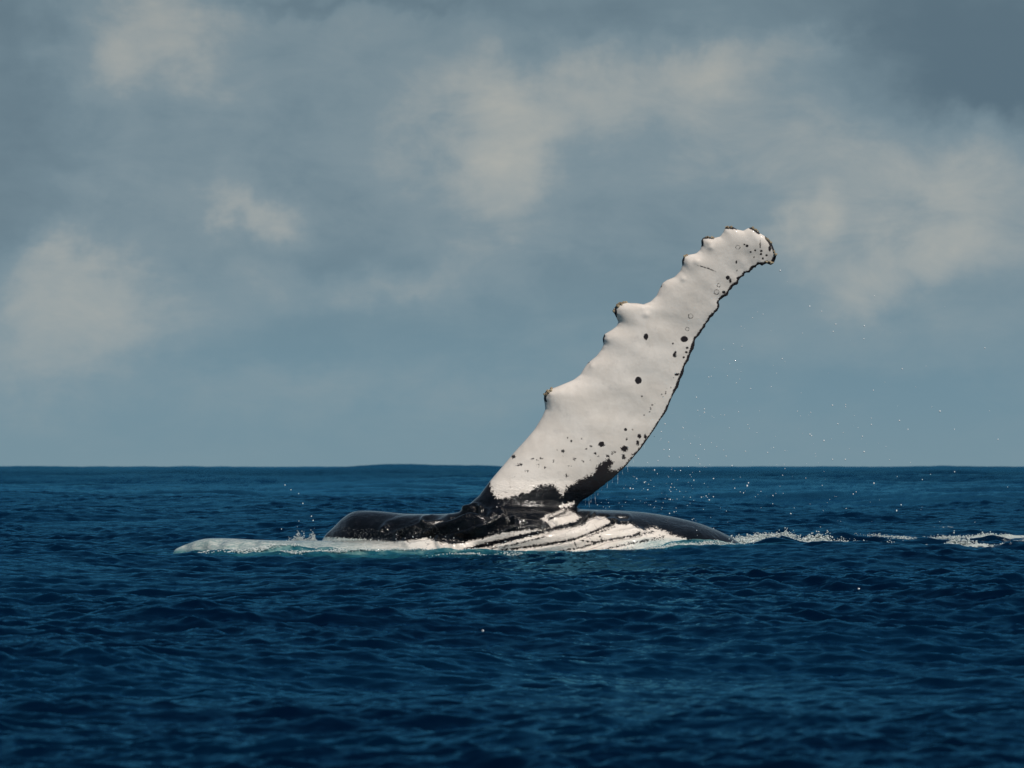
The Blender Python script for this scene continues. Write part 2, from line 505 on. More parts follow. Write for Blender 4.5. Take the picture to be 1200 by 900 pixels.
def trunk(stations, seg=72, sub=8, power=2.0):
    """stations: column, top row, y centre, half width, vertical radius (ridge at depth 60)"""
    st = np.array(stations, float)
    t = np.linspace(0, len(st) - 1, (len(st) - 1) * sub + 1)
    cols = []
    for k in range(st.shape[1]):                       # Catmull-Rom through the stations, clamped to avoid overshoot
        v = st[:, k]
        out = []
        for q in t:
            i = min(int(q), len(v) - 2)
            f = q - i
            p0, p1, p2, p3 = v[max(i - 1, 0)], v[i], v[i + 1], v[min(i + 2, len(v) - 1)]
            m1 = 0 if (p1 - p0) * (p2 - p1) <= 0 else 0.5 * (p2 - p0)
            m2 = 0 if (p2 - p1) * (p3 - p2) <= 0 else 0.5 * (p3 - p1)
            if k == 0:
                m1, m2 = 0.5 * (p2 - p0), 0.5 * (p3 - p1)
            h = (2 * f ** 3 - 3 * f ** 2 + 1) * p1 + (f ** 3 - 2 * f ** 2 + f) * m1 + (-2 * f ** 3 + 3 * f ** 2) * p2 + (f ** 3 - f ** 2) * m2
            out.append(h)
        cols.append(out)
    rings = []
    for px, top, yc, ry, rz in zip(*cols):
        zt = PZ(top, 60.0)
        rings.append([(PX(px, 60.0), yc + ry * math.copysign(abs(math.cos(a)) ** (2 / power), math.cos(a)),
                       zt - rz + rz * math.copysign(abs(math.sin(a)) ** (2 / power), math.sin(a)))
                      for a in [2 * math.pi * j / seg for j in range(seg)]])
    return rings


bmw = bmesh.new()
fv = [bmw.verts.new(p_) for p_ in fin_v]
for q in fin_q:
    bmw.faces.new([fv[k] for k in q])
bmw.faces.new([fv[k] for k in range(m_ring)][::-1])
bmw.faces.new([fv[(ns - 1) * m_ring + k] for k in range(m_ring)])
# back, shoulder and flank
add_rings(bmw, trunk([
    (372, 640, 60.50, 0.15, 0.15), (379, 628, 60.50, 0.31, 0.34), (389, 618.5, 60.50, 0.42, 0.49), (399, 608.5, 60.50, 0.53, 0.60),
    (410, 601, 60.50, 0.65, 0.71), (422, 598.6, 60.50, 0.71, 0.75), (445, 599.5, 60.44, 0.78, 0.75), (480, 602.5, 60.30, 0.88, 0.79),
    (515, 602.5, 60.16, 1.02, 0.86), (545, 599.5, 60.04, 1.16, 0.98), (580, 597, 59.90, 1.26, 1.05), (620, 596, 59.90, 1.33, 1.09),
    (690, 597, 59.90, 1.39, 1.12), (740, 599, 59.90, 1.36, 1.09), (780, 604, 59.90, 1.22, 1.05), (820, 613.5, 59.90, 1.02, 0.94),
    (850, 626, 59.90, 0.82, 0.83), (872, 640, 59.90, 0.61, 0.68), (900, 664, 59.90, 0.41, 0.52), (930, 700, 59.90, 0.27, 0.38)]))
# pale lower jaw lying awash, running left
add_rings(bmw, trunk([
    (196, 645, 61.1, .10, .10), (208, 640.5, 61.1, .22, .20), (222, 635.5, 61.0, .36, .32), (237, 632, 60.9, .5, .5), (260, 631.5, 60.7, .65, .6),
    (300, 633, 60.4, .8, .7), (345, 633.5, 60.1, .95, .8), (400, 633, 59.9, 1.1, .9), (460, 631, 59.75, 1.2, 1.0),
    (540, 626, 59.6, 1.3, 1.1), (620, 622, 59.8, 1.3, 1.2), (700, 622, 60.0, 1.2, 1.2), (760, 632, 60.0, .8, .9)]))
raw = bpy.data.meshes.new('whale_raw')
bmesh.ops.recalc_face_normals(bmw, faces=bmw.faces)
bmw.to_mesh(raw)
bmw.free()
tmp = bpy.data.objects.new('whale_raw', raw)
COL.objects.link(tmp)
md = tmp.modifiers.new('fuse', 'REMESH')
md.mode = 'VOXEL'
md.voxel_size = 0.0115
md.use_smooth_shade = True
bpy.context.view_layer.update()
dg = bpy.context.evaluated_depsgraph_get()
wm = bpy.data.meshes.new_from_object(tmp.evaluated_get(dg))
bpy.data.objects.remove(tmp)
# keep what stands above (and just below) the water
bm = bmesh.new(); bm.from_mesh(wm)
bmesh.ops.delete(bm, geom=[v_ for v_ in bm.verts if v_.co.z < -0.32], context='VERTS')
bm.to_mesh(wm); bm.free()

nv = len(wm.vertices)
co = np.empty(nv * 3, np.float32); wm.vertices.foreach_get('co', co); co = co.reshape(-1, 3).astype(np.float64)
ed = np.empty(len(wm.edges) * 2, np.int32); wm.edges.foreach_get('vertices', ed); ed = ed.reshape(-1, 2)
deg = np.bincount(ed.ravel(), minlength=nv)[:, None].astype(float)
deg[deg == 0] = 1


def laplace(v):
    acc = np.zeros_like(v)
    for k in range(v.shape[1]):
        acc[:, k] = np.bincount(ed[:, 0], v[ed[:, 1], k], nv) + np.bincount(ed[:, 1], v[ed[:, 0], k], nv)
    return acc / deg


# u, v: whale-own chart (side elevation), 1 unit = 12 mm
def chart(c, y=60.0):
    return 600 + c[:, 0] * FPX / y, HORIZON_ROW + (CAM_H - c[:, 2]) * FPX / y


u, v = chart(co)
# blend the joint between flipper and body, and between jaw and flank; the flipper itself only loses voxel steps
on_fin = sstep(594, 580, v)
rootw = 1 - on_fin
rimd = np.minimum(seg_dist(u, v, LEAD[2:]), seg_dist(u, v, TRAIL[3:]))
wgt_fin = sstep(2, 8, rimd) * 0.9 + 0.25
for it in range(70):
    lam = np.where(rootw > 0.01, rootw, 0)
    if it < 12:
        lam = np.maximum(lam, np.minimum(wgt_fin, 1) * (1.0 if it < 3 else sstep(2, 8, rimd)))
    lap = laplace(co)
    co = co + (lap - co) * (0.5 * lam)[:, None]


def normals(c):
    wm.vertices.foreach_set('co', c.astype(np.float32).ravel())
    wm.update()
    nn = np.empty(nv * 3, np.float32)
    wm.vertices.foreach_get('normal', nn)
    return nn.reshape(-1, 3).astype(np.float64)


nrm = normals(co)
front = sstep(0.0, 0.4, -nrm[:, 1])
u, v = chart(co)
ub, vb = chart(co, 59.2)
isfin = v < 590
# relief of the flipper: soft ridges running inward from each tubercle, hollows between
relief = np.zeros(nv)
TUB = [((640, 458), (700, 500), 30), ((690, 425), (745, 460), 24), ((707, 393), (760, 420), 20), ((722, 360), (770, 385), 20),
       ((773, 332), (805, 355), 18), ((799, 303), (828, 325), 14), ((822, 280), (846, 303), 12), ((849, 267), (866, 292), 10),
       ((880, 268), (888, 290), 9)]
for (a, b, sg) in TUB:
    d_ = seg_dist(u, v, [a, b])
    relief += 0.010 * np.exp(-(d_ / (sg * 0.6)) ** 2) * (sg / 24)
relief += 0.005 * np.sin(u * 0.045 + v * 0.02) * np.sin(v * 0.05 - u * 0.013) * np.where(isfin, 1, 0)
for (a, b, r_) in [(831, 284, 3), (832.5, 291, 3), (806, 303, 2.6), (816, 307.5, 4), (800, 327.5, 3.2), (747, 357.5, 2.6), (752, 360, 3), (757, 369, 4),
                   (860, 270, 2.5), (880, 271, 2.5), (645, 461, 3), (692, 428, 4), (710, 397, 4)]:
    relief += 0.012 * (r_ / 3) * np.exp(-((u - a) ** 2 + (v - b) ** 2) / r_ ** 2)
# wrinkles over the shoulder
GRO = [  # grooves on throat and shoulder, chart coordinates
    ([(557.5, 598.8), (545, 606), (525, 612), (500, 621), (470, 631)], 2.6, 1.9),
    ([(583.8, 607.5), (567, 613.5), (550, 620), (528, 626), (507, 629), (480, 634)], 2.8, 2.1),
    ([(597.5, 616), (585, 621), (570, 627.5), (548, 633), (520, 636)], 2.8, 1.9),
    ([(690, 604), (668, 615), (645, 619.5), (632, 624), (600, 631), (565, 639), (540, 644)], 3.2, 1.3),
    ([(717, 613), (700, 621), (675, 631), (650, 635.5), (622, 640), (585, 645)], 2.4, 1.0),
    ([(748, 626), (710, 632.5), (690, 640), (660, 645), (620, 650)], 2.4, .8),
    ([(640, 608), (610, 606), (585, 607), (560, 604), (530, 606), (500, 612)], 2.6, 1.3),
    ([(650, 616), (620, 614), (600, 617)], 2.2, .8),
    ([(520, 604), (500, 609), (480, 616), (450, 624)], 2.4, .6),
    ([(500, 604), (478, 611), (455, 618)], 2.4, .5),
    ([(735, 607.5), (700, 606), (685, 612)], 2.0, .5),
]
for (pl, wd, dp) in GRO:
    d_ = seg_dist(ub, vb, pl)
    relief += np.where(v > 588, 0.040 * dp * (-np.exp(-(d_ / wd) ** 2) + 0.7 * np.exp(-((d_ - wd * 2.4) / (wd * 1.1)) ** 2)), 0)
nzv = np.array([mnoise.noise(Vector((a * 1.6, b * 1.6, c * 5.0))) for a, b, c in co[::1]]) if nv < 700000 else np.zeros(nv)
jn = np.where((v > 622) & (u < 390), 1.0, 0.0) * sstep(1.0, 0.2, nrm[:, 1])
relief += jn * 0.018 * (np.sin(u * 0.11 + 1) * np.sin(v * 0.3 + u * 0.05) + np.sin(u * 0.29)* .5)
relief += nzv * 0.012 * np.where(v > 575, 1.0, 0.4)
co = co + nrm * (relief * front * np.where(isfin, sstep(1.5, 9, rimd), 1.0))[:, None]
nrm = normals(co)

# --- pigment: signed distance to the white areas (positive = white), in chart units
u, v = chart(co)
ub, vb = chart(co, 59.2)
WHITE_FIN = [(573, 560), (574.6, 566), (575.6, 574), (583, 584), (596, 583), (605, 580), (620, 576.5), (626.7, 571), (635.3, 567.5), (648.3, 568.6),
             (654.8, 574), (659, 580.5), (665.7, 569.7), (678.7, 563), (696, 554.5), (700, 545.8), (713.3, 537), (718.8, 541),
             (713.3, 551.5), (724, 550.5), (738, 548), (860, 440), (1000, 300), (900, 200), (500, 200), (400, 560)]
d_fin = poly_sdf(u, v, WHITE_FIN)
tr_w = []
for (x_, y_) in TRAIL:
    if y_ > 560: wv_ = 3.5
    elif y_ > 470: wv_ = 3.4
    elif y_ > 400: wv_ = 4.0
    elif y_ > 350: wv_ = 3.4
    else: wv_ = 3.6
    tr_w.append(wv_ + random.uniform(-.4, .8))
d_fin = np.minimum(d_fin, seg_dist(u, v, TRAIL, widths=tr_w))
SPOTS = [(756.4, 395, 2.6, 3.9), (747.8, 446, 4.0, 4.2), (801.5, 397.6, 4.4, 3.6), (790, 416, 2.0, 2.2), (704.5, 520.5, 4.0, 3.0),
         (731.5, 526, 4.0, 3.6), (732.8, 503.5, 1.8, 1.8), (731, 536, 2.4, 3.0), (602, 535, 2.2, 2.2), (659.5, 528.5, 1.6, 1.6),
         (669.3, 517, 1.4, 1.2), (749, 511, 2.2, 2.4), (756, 512, 1.8, 2.8), (747, 519, 1.6, 3.0), (672.6, 538, 1.3, 1.1),
         (874.2, 289.4, 1.6, 1.6), (878.5, 296.5, 1.3, 1.1), (883.5, 294.5, 1.0, 1.0), (890.8, 295.3, 1.6, 1.3), (890.3, 299, 1.4, 1.3),
         (897, 300.4, 1.4, 1.4), (900.5, 292.5, 1.6, 3.4), (882.5, 302.5, 1.0, .9), (861.8, 308, 1.0, 2.0), (862.6, 317.8, .9, .9),
         (871, 287.7, .8, .8), (848, 343, 2.4, 1.8), (852, 326, 2.2, 2.6), (855, 330, 1.4, 2.6), (889.5, 288, .8, 4.0), (892.5, 304, 1.2, 1.2),
         (733, 503, 1.3, 1.0), (634, 537, 1.0, .8), (639, 548, .9, .8), (687, 526, 1.0, .8), (631, 545, 1.0, .8), (648, 540, .9, .8),
         (660, 534, 1.2, 1.0), (624, 538, 1.0, .7), (652, 527, .8, .7), (667, 546, .8, .7), (640, 470, 1.0, 1.0), (788, 403, 1.2, 1.0),
         (801, 419, 1.4, 1.2), (804, 413, 1.4, 1.2), (805, 408, 1.6, 1.4), (793, 439, 2.8, 1.6), (791, 413, 1.4, 1.4), (752, 464.5, 1.2, 1.0),
         (697, 531, 1.0, .8), (692, 523, 1.3, .9), (712, 534, 1.4, 1.0), (720, 530, 1.6, 1.1), (742, 533, 2.2, 1.4)]
for (a, b, rx, ry) in SPOTS:
    q = np.sqrt(((u - a) / rx) ** 2 + ((v - b) / ry) ** 2)
    d_fin = np.minimum(d_fin, (q - 1) * min(rx, ry) * 1.2)
for k in range(38):     # fine speckles in the lower third
    a, b = random.uniform(600, 720), random.uniform(512, 560)
    if random.random() < 0.4:
        t_ = random.random(); a = 800 - 75 * t_ + random.uniform(-9, -2); b = 440 + 95 * t_
    r_s = random.uniform(.35, .8)
    d_fin = np.minimum(d_fin, (np.hypot(u - a, v - b) - r_s))
for (a, b, r_) in [(863.5, 291, 2.4), (839, 343, 2.7), (841.5, 335, 2.0), (808.8, 371, 2.7), (805, 386, 2.0), (790.5, 416.5, 2.2)]:
    d_fin = np.minimum(d_fin, np.abs(np.hypot(u - a, v - b) - r_) - 0.30)
d_fin = np.minimum(d_fin, seg_dist(u, v, [(816, 311.5), (824, 314), (832, 316.5), (840, 320.5)], widths=[.2, .55, .5, .15]))
# dark caps of the knobs on the leading edge
CAPS = [((637.3, 468), (638.5, 459), 2.6), ((707.4, 393), (706, 400), 1.8), ((720, 370), (719.5, 362), 3.0), ((721, 359), (726, 355.5), 2.4),
        ((688, 425), (690, 424), 1.2), ((799, 310), (800.5, 302.5), 1.5), ((822, 288), (821.5, 281), 1.8), ((823, 279), (835, 279), 1.9),
        ((849, 267.5), (862, 268.5), 1.7), ((878, 267.2), (888, 274), 2.0), ((897, 279.5), (903, 289), 2.0), ((904, 291), (908, 303), 1.5), ((774.5, 336), (774, 330), .9)]
for (a, b, wd) in CAPS:
    d_fin = np.minimum(d_fin, seg_dist(u, v, [a, b]) - wd)

W_BODY = [(180, 615), (360, 629), (380, 631), (400, 631.5), (432, 633), (460, 635), (500, 631), (520, 632.5), (541, 635), (566, 630.5), (590, 624), (615, 621),
          (638, 619.5), (646, 617.5), (643.5, 613.5), (634, 608.5), (640, 603.5), (650, 601), (664, 596), (668, 598.5), (681, 606), (686, 609),
          (694, 606.5), (702, 605.5), (710, 607), (716, 612), (728, 615), (738, 614), (748, 619), (755, 621), (765, 618), (778, 622),
          (788, 627), (805, 632), (815, 637), (830, 641), (850, 650), (900, 800), (180, 800)]
d_body = poly_sdf(ub, vb, W_BODY)
DL = [([(688, 604), (683, 610), (675, 614), (650, 619), (632, 623.5), (600, 631), (565, 639), (545, 644)], [3.2, 3.0, 2.2, 1.6, 1.6, 2.0, 2.0, 1.2]),
      ([(719, 611), (716, 614), (700, 621), (675, 631), (655, 635), (622, 640), (585, 644)], [2, 1.4, .8, .9, 1.2, .9, .5]),
      ([(748, 625.5), (740, 628), (710, 632.5), (698, 635), (690, 633.8), (678, 632.5)], [1.6, .8, .7, 1.2, .5, .2]),
      ([(643, 608), (655, 603.5), (662, 601), (664.5, 597)], [.9, .7, 1.1, .9]),
      ([(700, 635), (680, 641), (655, 645)], [.6, .5, .4]), ([(702, 628), (706, 634)], [.4, .4]), ([(672, 634), (676, 642)], [.35, .3]),
      ([(776, 629), (750, 634), (715, 641), (690, 647)], [.7, .5, .5, .3]), ([(720, 617), (700, 624), (688, 628)], [.3, .35, .2]), ([(735, 634), (742, 643)], [.35, .3]), ([(640, 628), (600, 638), (575, 642)], [.3, .35, .2]), ([(765, 623), (735, 629)], [.6, .3]),
      ([(505, 631), (525, 634.5), (545, 635.5)], [.8, 1.8, .8]), ([(400, 629), (440, 633)], [1.5, .5])]
for pl, wd in DL:
    d_body = np.minimum(d_body, seg_dist(ub, vb, pl, widths=[q_ * 1.35 for q_ in wd]))
d_body = np.maximum(d_body, poly_sdf(u, v, [(655, 592.5), (661, 590.5), (672, 588.2), (673, 590.5), (664, 593.8), (657, 594.8)]))
back = sstep(-0.05, 0.15, nrm[:, 1])
d_body = d_body - back * 30
dist = np.where(v < 586, d_fin, np.where(v > 596, d_body, np.maximum(d_fin, d_body)))
lowfin = np.clip(sstep(500, 560, v), 0, 1)
speck = 0.22 + 1.0 * lowfin - 0.55 * sstep(588, 600, v) + 0.55 * sstep(590, 600, v) * sstep(715, 765, u)
# long thin strip near the trailing edge is ragged
speck = np.maximum(speck, 0.45 * np.exp(-(seg_dist(u, v, TRAIL) / 9) ** 2))
attr(wm, 'scum', np.exp(-((vb - 625 - 3 * np.sin(ub * 0.06) - 2 * np.sin(ub * .17)) / 6.5) ** 2) * sstep(365, 390, ub) * (1 - sstep(500, 560, ub)))
spk_pts = np.zeros(nv)
for (a, b, ra, rb, q_) in [(640, 573, 26, 9, 1), (612, 566, 12, 8, .8), (419, 606, 9, 5, 1), (600, 590, 40, 5, .7), (660, 583, 16, 5, .8)]:
    spk_pts = np.maximum(spk_pts, q_ * np.exp(-((u - a) / ra) ** 2 - ((v - b) / rb) ** 2))
for (a, b, r_) in [(831, 284, 3), (832.5, 291, 3), (806, 303, 3), (816, 307.5, 4), (800, 327.5, 3.2), (747, 357.5, 3), (752, 360, 3), (757, 369, 4), (645, 461, 3), (710, 397, 4)]:
    spk_pts = np.maximum(spk_pts, .7 * np.exp(-((u - a) ** 2 + (v - b) ** 2) / (r_ * 1.2) ** 2))
for (pl, wd, dp) in GRO[:3] + GRO[6:8]:
    spk_pts = np.maximum(spk_pts, np.where(v > 588, np.exp(-(seg_dist(ub, vb, pl) / 3.2) ** 2), 0))
attr(wm, 'sparkle', spk_pts)
attr(wm, 'pale', np.clip(dist, -40, 40))
attr(wm, 'speck', speck)
attr(wm, 'shoulder', sstep(548, 585, v))
attr(wm, 'waterline', sstep(0.13, -0.01, co[:, 2]))
attr(wm, 'awash', np.clip(sstep(540, 360, ub) + sstep(715, 765, ub) * sstep(627, 636, vb) + sstep(642, 650, vb) * .7, 0, 1) * sstep(622, 630, vb))

wh_mat = bpy.data.materials.new('whale_skin')
wh_mat.use_nodes = True
s = NT(wh_mat.node_tree)
geo = s.n('ShaderNodeNewGeometry')
pos = geo.outputs['Position']
A = lambda nm: s.n('ShaderNodeAttribute', {'attribute_name': nm}).outputs['Fac']
pale, spk, sho, aw = A('pale'), A('speck'), A('shoulder'), A('awash')
nf = s.noise(pos, 26.0, 5.0, 0.75).outputs['Fac']
nf2 = s.noise(pos, 70.0, 3.0, 0.7).outputs['Fac']
spn = s.m('MULTIPLY', s.m('ADD', s.m('MULTIPLY', s.m('SUBTRACT', nf, 0.5), 13.0), s.m('MULTIPLY', s.m('SUBTRACT', nf2, 0.5), 8.0)), spk)
dd = s.m('ADD', pale, spn)
near = s.ramp(s.m('ABSOLUTE', pale), 9.0, 22.0, 1.0, 0.0)
dd = s.m('ADD', s.m('MULTIPLY', dd, near), s.m('MULTIPLY', pale, s.m('SUBTRACT', 1.0, near)))
msk = s.ramp(dd, -0.5, 0.6)
blot = s.noise(pos, 2.2, 5.0, 0.6, 0.5).outputs['Fac']
blot2 = s.noise(pos, 9.0, 5.0, 0.65, 0.3).outputs['Fac']
white = s.mix(s.ramp(blot, 0.35, 0.68), (0.65, 0.585, 0.52, 1), (0.74, 0.675, 0.61, 1))
white = s.mix(s.m('MULTIPLY', s.ramp(blot2, 0.52, 0.75), 0.35), white, (0.48, 0.44, 0.41, 1))
vor = s.n('ShaderNodeTexVoronoi', {'feature': 'DISTANCE_TO_EDGE'}, {'Vector': s.v('MULTIPLY', s.v('ADD', pos, s.v('MULTIPLY', s.noise(pos, 5.0, 3.0, 0.6).outputs['Color'], (.25, .25, .25))), (1.0, .4, 1.4)), 'Scale': 4.5})
crack = s.m('MULTIPLY', s.m('MULTIPLY', s.ramp(vor.outputs['Distance'], 0.0, 0.03, 1.0, 0.0), s.ramp(nf, 0.45, 0.6)), s.m('MULTIPLY', sho, 0.7))
white = s.mix(crack, white, (0.10, 0.08, 0.08, 1))
dark = s.mix(s.ramp(blot2, 0.4, 0.75), (0.001, 0.0014, 0.0024, 1), (0.006, 0.007, 0.010, 1))
# tiny pale scuffs on the dark skin
scuff = s.m('MULTIPLY', s.ramp(nf2, 0.66, 0.74), s.m('MULTIPLY', s.ramp(blot2, 0.5, 0.62), s.m('MULTIPLY', sho, 0.35)))
dark = s.mix(scuff, dark, (0.32, 0.31, 0.30, 1))
dark = s.mix(s.m('MULTIPLY', s.ramp(s.m('MULTIPLY', s.m('ADD', s.m('MULTIPLY', nf, 0.7), s.m('MULTIPLY', nf2, 0.5)), s.ramp(A('scum'), 0.0, 0.6)), 0.62, 0.80), 0.26), dark, (0.40, 0.42, 0.41, 1))
streak = s.noise(s.v('MULTIPLY', pos, (1.2, 3.0, 6.0)), 6.0, 6.0, 0.72, 0.6).outputs['Fac']
washc = s.mix(s.ramp(streak, 0.35, 0.65), (0.11, 0.23, 0.24, 1), (0.46, 0.49, 0.45, 1))
washc = s.mix(s.m('MULTIPLY', s.ramp(s.m('ADD', s.m('MULTIPLY', nf, 0.6), s.m('MULTIPLY', streak, 0.5)), 0.50, 0.66), 0.7), washc, (0.60, 0.61, 0.57, 1))
washc = s.mix(s.m('MULTIPLY', s.ramp(nf2, 0.40, 0.52, 1.0, 0.0), 0.35), washc, (0.08, 0.19, 0.20, 1))
white = s.mix(s.m('MULTIPLY', aw, s.ramp(streak, 0.2, 0.6, 0.7, 1.0)), white, washc)
dark = s.mix(s.m('MULTIPLY', s.m('SUBTRACT', 1.0, sho), 0.7), dark, (0.034, 0.029, 0.030, 1))
colr = s.mix(msk, dark, white)
wl = s.m('ADD', A('waterline'), s.m('MULTIPLY', s.m('SUBTRACT', streak, 0.5), 1.6))
colr = s.mix(s.ramp(wl, 0.45, 1.1), colr, (0.05, 0.17, 0.19, 1))
b1 = s.noise(pos, 3.5, 3.0, 0.5).outputs['Fac']
b2 = s.noise(s.v('MULTIPLY', pos, (0.6, 1, 1.5)), 26.0, 4.0, 0.65).outputs['Fac']
bu1 = s.n('ShaderNodeBump', None, {'Strength': 0.35, 'Distance': 0.04, 'Height': b1})
bu2 = s.n('ShaderNodeBump', None, {'Strength': s.m('ADD', s.m('MULTIPLY', sho, 0.9), 0.04), 'Distance': 0.012, 'Height': b2, 'Normal': bu1.outputs[0]})
b3 = s.noise(s.v('MULTIPLY', pos, (0.7, 1, 1.2)), 24.0, 2.0, 0.5).outputs['Fac']
patch = s.noise(pos, 3.2, 4.0, 0.6, 0.6).outputs['Fac']
b3 = s.m('MULTIPLY', b3, s.m('ADD', s.m('MULTIPLY', s.ramp(patch, 0.48, 0.66), 0.8), s.m('MULTIPLY', A('sparkle'), 1.1)))
bu3 = s.n('ShaderNodeBump', None, {'Strength': s.m('ADD', s.m('MULTIPLY', sho, 0.85), 0.15), 'Distance': 0.020, 'Height': b3})
p = s.n('ShaderNodeBsdfPrincipled', None, {'Base Color': colr, 'Roughness': s.ramp(nf, 0.3, 0.7, 0.08, 0.12), 'IOR': 1.22,
                                           'Coat Weight': 1.0, 'Coat Roughness': s.m('ADD', 0.05, s.m('MULTIPLY', A('sparkle'), 0.16)), 'Coat IOR': 1.25, 'Coat Normal': bu3.outputs[0],
                                           'Subsurface Weight': 0.0, 'Normal': bu2.outputs[0]})
s.nt.links.new(p.outputs[0], s.n('ShaderNodeOutputMaterial').inputs[0])

whale = bpy.data.objects.new('humpback_whale', None)
COL.objects.link(whale)
WB = Vector((0.5, 60.0, 0.0))
whale.location = WB
whale.empty_display_size = 0.5
tag(whale, 'black and white humpback whale rolled on its side with one pale flipper raised', 'whale')
wm.vertices.foreach_set('co', (co - np.array(WB)).astype(np.float32).ravel())
for pl_ in wm.polygons[:1]:
    pass
wm.polygons.foreach_set('use_smooth', np.full(len(wm.polygons), True))
wm.update()
wm.materials.clear()
# note: material uses world position, the mesh stays where it was built
body = link('body', wm, wh_mat, whale)

# ---------------------------------------------------------------- barnacles on the knobs (one cone with a pit each)
bar_mat = bpy.data.materials.new('barnacle_shell')
bar_mat.use_nodes = True
s = NT(bar_mat.node_tree)
pos = s.n('ShaderNodeNewGeometry').outputs['Position']
rnd = s.n('ShaderNodeObjectInfo').outputs['Random']
nb = s.noise(pos, 90.0, 4.0, 0.7).outputs['Fac']
c = s.mix(nb, (0.10, 0.055, 0.030, 1), (0.42, 0.31, 0.19, 1))
c = s.mix(s.m('MULTIPLY', rnd, 0.55), c, (0.50, 0.44, 0.30, 1))
p = s.n('ShaderNodeBsdfPrincipled', None, {'Base Color': c, 'Roughness': 0.45,
        'Normal': s.n('ShaderNodeBump', None, {'Strength': 0.8, 'Distance': 0.01, 'Height': nb}).outputs[0]})
s.nt.links.new(p.outputs[0], s.n('ShaderNodeOutputMaterial').inputs[0])


def barnacle_mesh(seed):
    r = random.Random(seed)
    bm_ = bmesh.new()
    prof = [(1.0, -0.35), (0.92, 0.1), (0.62, 0.75), (0.42, 0.82), (0.28, 0.45)]
    rings = []
    k = 9
    jit = [r.uniform(.85, 1.15) for _ in range(k)]
    for (rad, h) in prof:
        rings.append([bm_.verts.new((rad * jit[j] * math.cos(6.2832 * j / k), rad * jit[j] * math.sin(6.2832 * j / k),
                                     h * r.uniform(.92, 1.08))) for j in range(k)])
    for a, b in zip(rings[:-1], rings[1:]):
        for j in range(k):
            bm_.faces.new((a[j], a[(j + 1) % k], b[(j + 1) % k], b[j]))
    bm_.faces.new(rings[-1])
    me = bpy.data.meshes.new('barnacle')
    bm_.to_mesh(me); bm_.free()
    me.materials.append(bar_mat)
    return me


bms = [barnacle_mesh(i) for i in range(4)]
BARN = [((639, 463), (648, 455), 6, 2.3), ((722, 359), (734, 354.5), 8, 2.2), ((801, 302.5), (805, 299.5), 3, 1.7),
        ((826, 278.5), (836, 277.5), 4, 1.6), ((850, 267.5), (858, 267), 4, 1.6), ((882, 268), (888, 273.5), 4, 1.7),
        ((897, 279.5), (903, 287), 5, 1.5), ((905.5, 296), (908, 302), 4, 1.8), ((897, 308), (906, 308.5), 4, 1.6), ((720, 366), (720.5, 362), 3, 1.8)]
fin_sel = np.where(v < 520)[0]
fu, fvv = u[fin_sel], v[fin_sel]
for (a, b, n_, sz) in BARN:
    for k in range(n_ + 2):
        t_ = (k + random.random() * .6) / (n_ + 2)
        tu = a[0] + (b[0] - a[0]) * t_ + random.uniform(-1.2, 1.2)
        tv = a[1] + (b[1] - a[1]) * t_ + random.uniform(-1.2, 1.2)
        cost = np.hypot(fu - tu, fvv - tv) + 18 * (co[fin_sel, 1] - (YF - 0.2))
        cost = np.hypot(fu - tu, fvv - tv) + random.uniform(2, 9) * np.maximum(nrm[fin_sel, 1] + 0.3, 0)
        idx = fin_sel[int(np.argmin(cost))]
        N_ = Vector(nrm[idx]).normalized()
        o = bpy.data.objects.new('barnacle', random.choice(bms))
        COL.objects.link(o)
        o.parent = whale
        scl = sz * 0.012 * random.uniform(.55, 1.0)
        o.matrix_basis = Matrix.Translation(Vector(co[idx]) - WB + N_ * scl * 0.15) @ N_.to_track_quat('Z', 'Y').to_matrix().to_4x4() \
            @ Matrix.Rotation(random.uniform(0, 6), 4, 'Z') @ Matrix.Diagonal((scl, scl, scl * random.uniform(.8, 1.3), 1))

# ---------------------------------------------------------------- foam, spray and drops
foam_mat = bpy.data.materials.new('foam')
foam_mat.use_nodes = True
s = NT(foam_mat.node_tree)
pos = s.n('ShaderNodeNewGeometry').outputs['Position']
nn_ = s.noise(pos, 14.0, 3.0, 0.6).outputs['Fac']
p = s.n('ShaderNodeBsdfPrincipled', None, {'Base Color': s.mix(s.ramp(nn_, .3, .7), (0.30, 0.38, 0.38, 1), (0.62, 0.64, 0.62, 1)), 'Roughness': 0.3, 'IOR': 1.33})
s.nt.links.new(p.outputs[0], s.n('ShaderNodeOutputMaterial').inputs[0])
drop_mat = bpy.data.materials.new('water_drop')
drop_mat.use_nodes = True
s = NT(drop_mat.node_tree)
p = s.n('ShaderNodeBsdfPrincipled', None, {'Base Color': (0.85, 0.87, 0.88, 1), 'Roughness': 0.08, 'IOR': 1.33, 'Transmission Weight': 0.25})
s.nt.links.new(p.outputs[0], s.n('ShaderNodeOutputMaterial').inputs[0])

bmi = bmesh.new()
bmesh.ops.create_icosphere(bmi, subdivisions=1, radius=1.0)
ICO_V = np.array([q.co[:] for q in bmi.verts]); ICO_F = np.array([[q.index for q in f.verts] for f in bmi.faces])
bmi.free()


def blobs_mesh(name, centers, radii, stretch=(1, 1, 1)):
    centers = np.asarray(centers); radii = np.asarray(radii)
    n_ = len(centers)
    st = np.asarray(stretch, float)
    V = centers[:, None, :] + ICO_V[None] * radii[:, None, None] * st * rng.uniform(.8, 1.25, (n_, 1, 3))
    F = ICO_F[None] + (np.arange(n_) * len(ICO_V))[:, None, None]
    return mesh_from(name, V.reshape(-1, 3), tris=F.reshape(-1, 3))


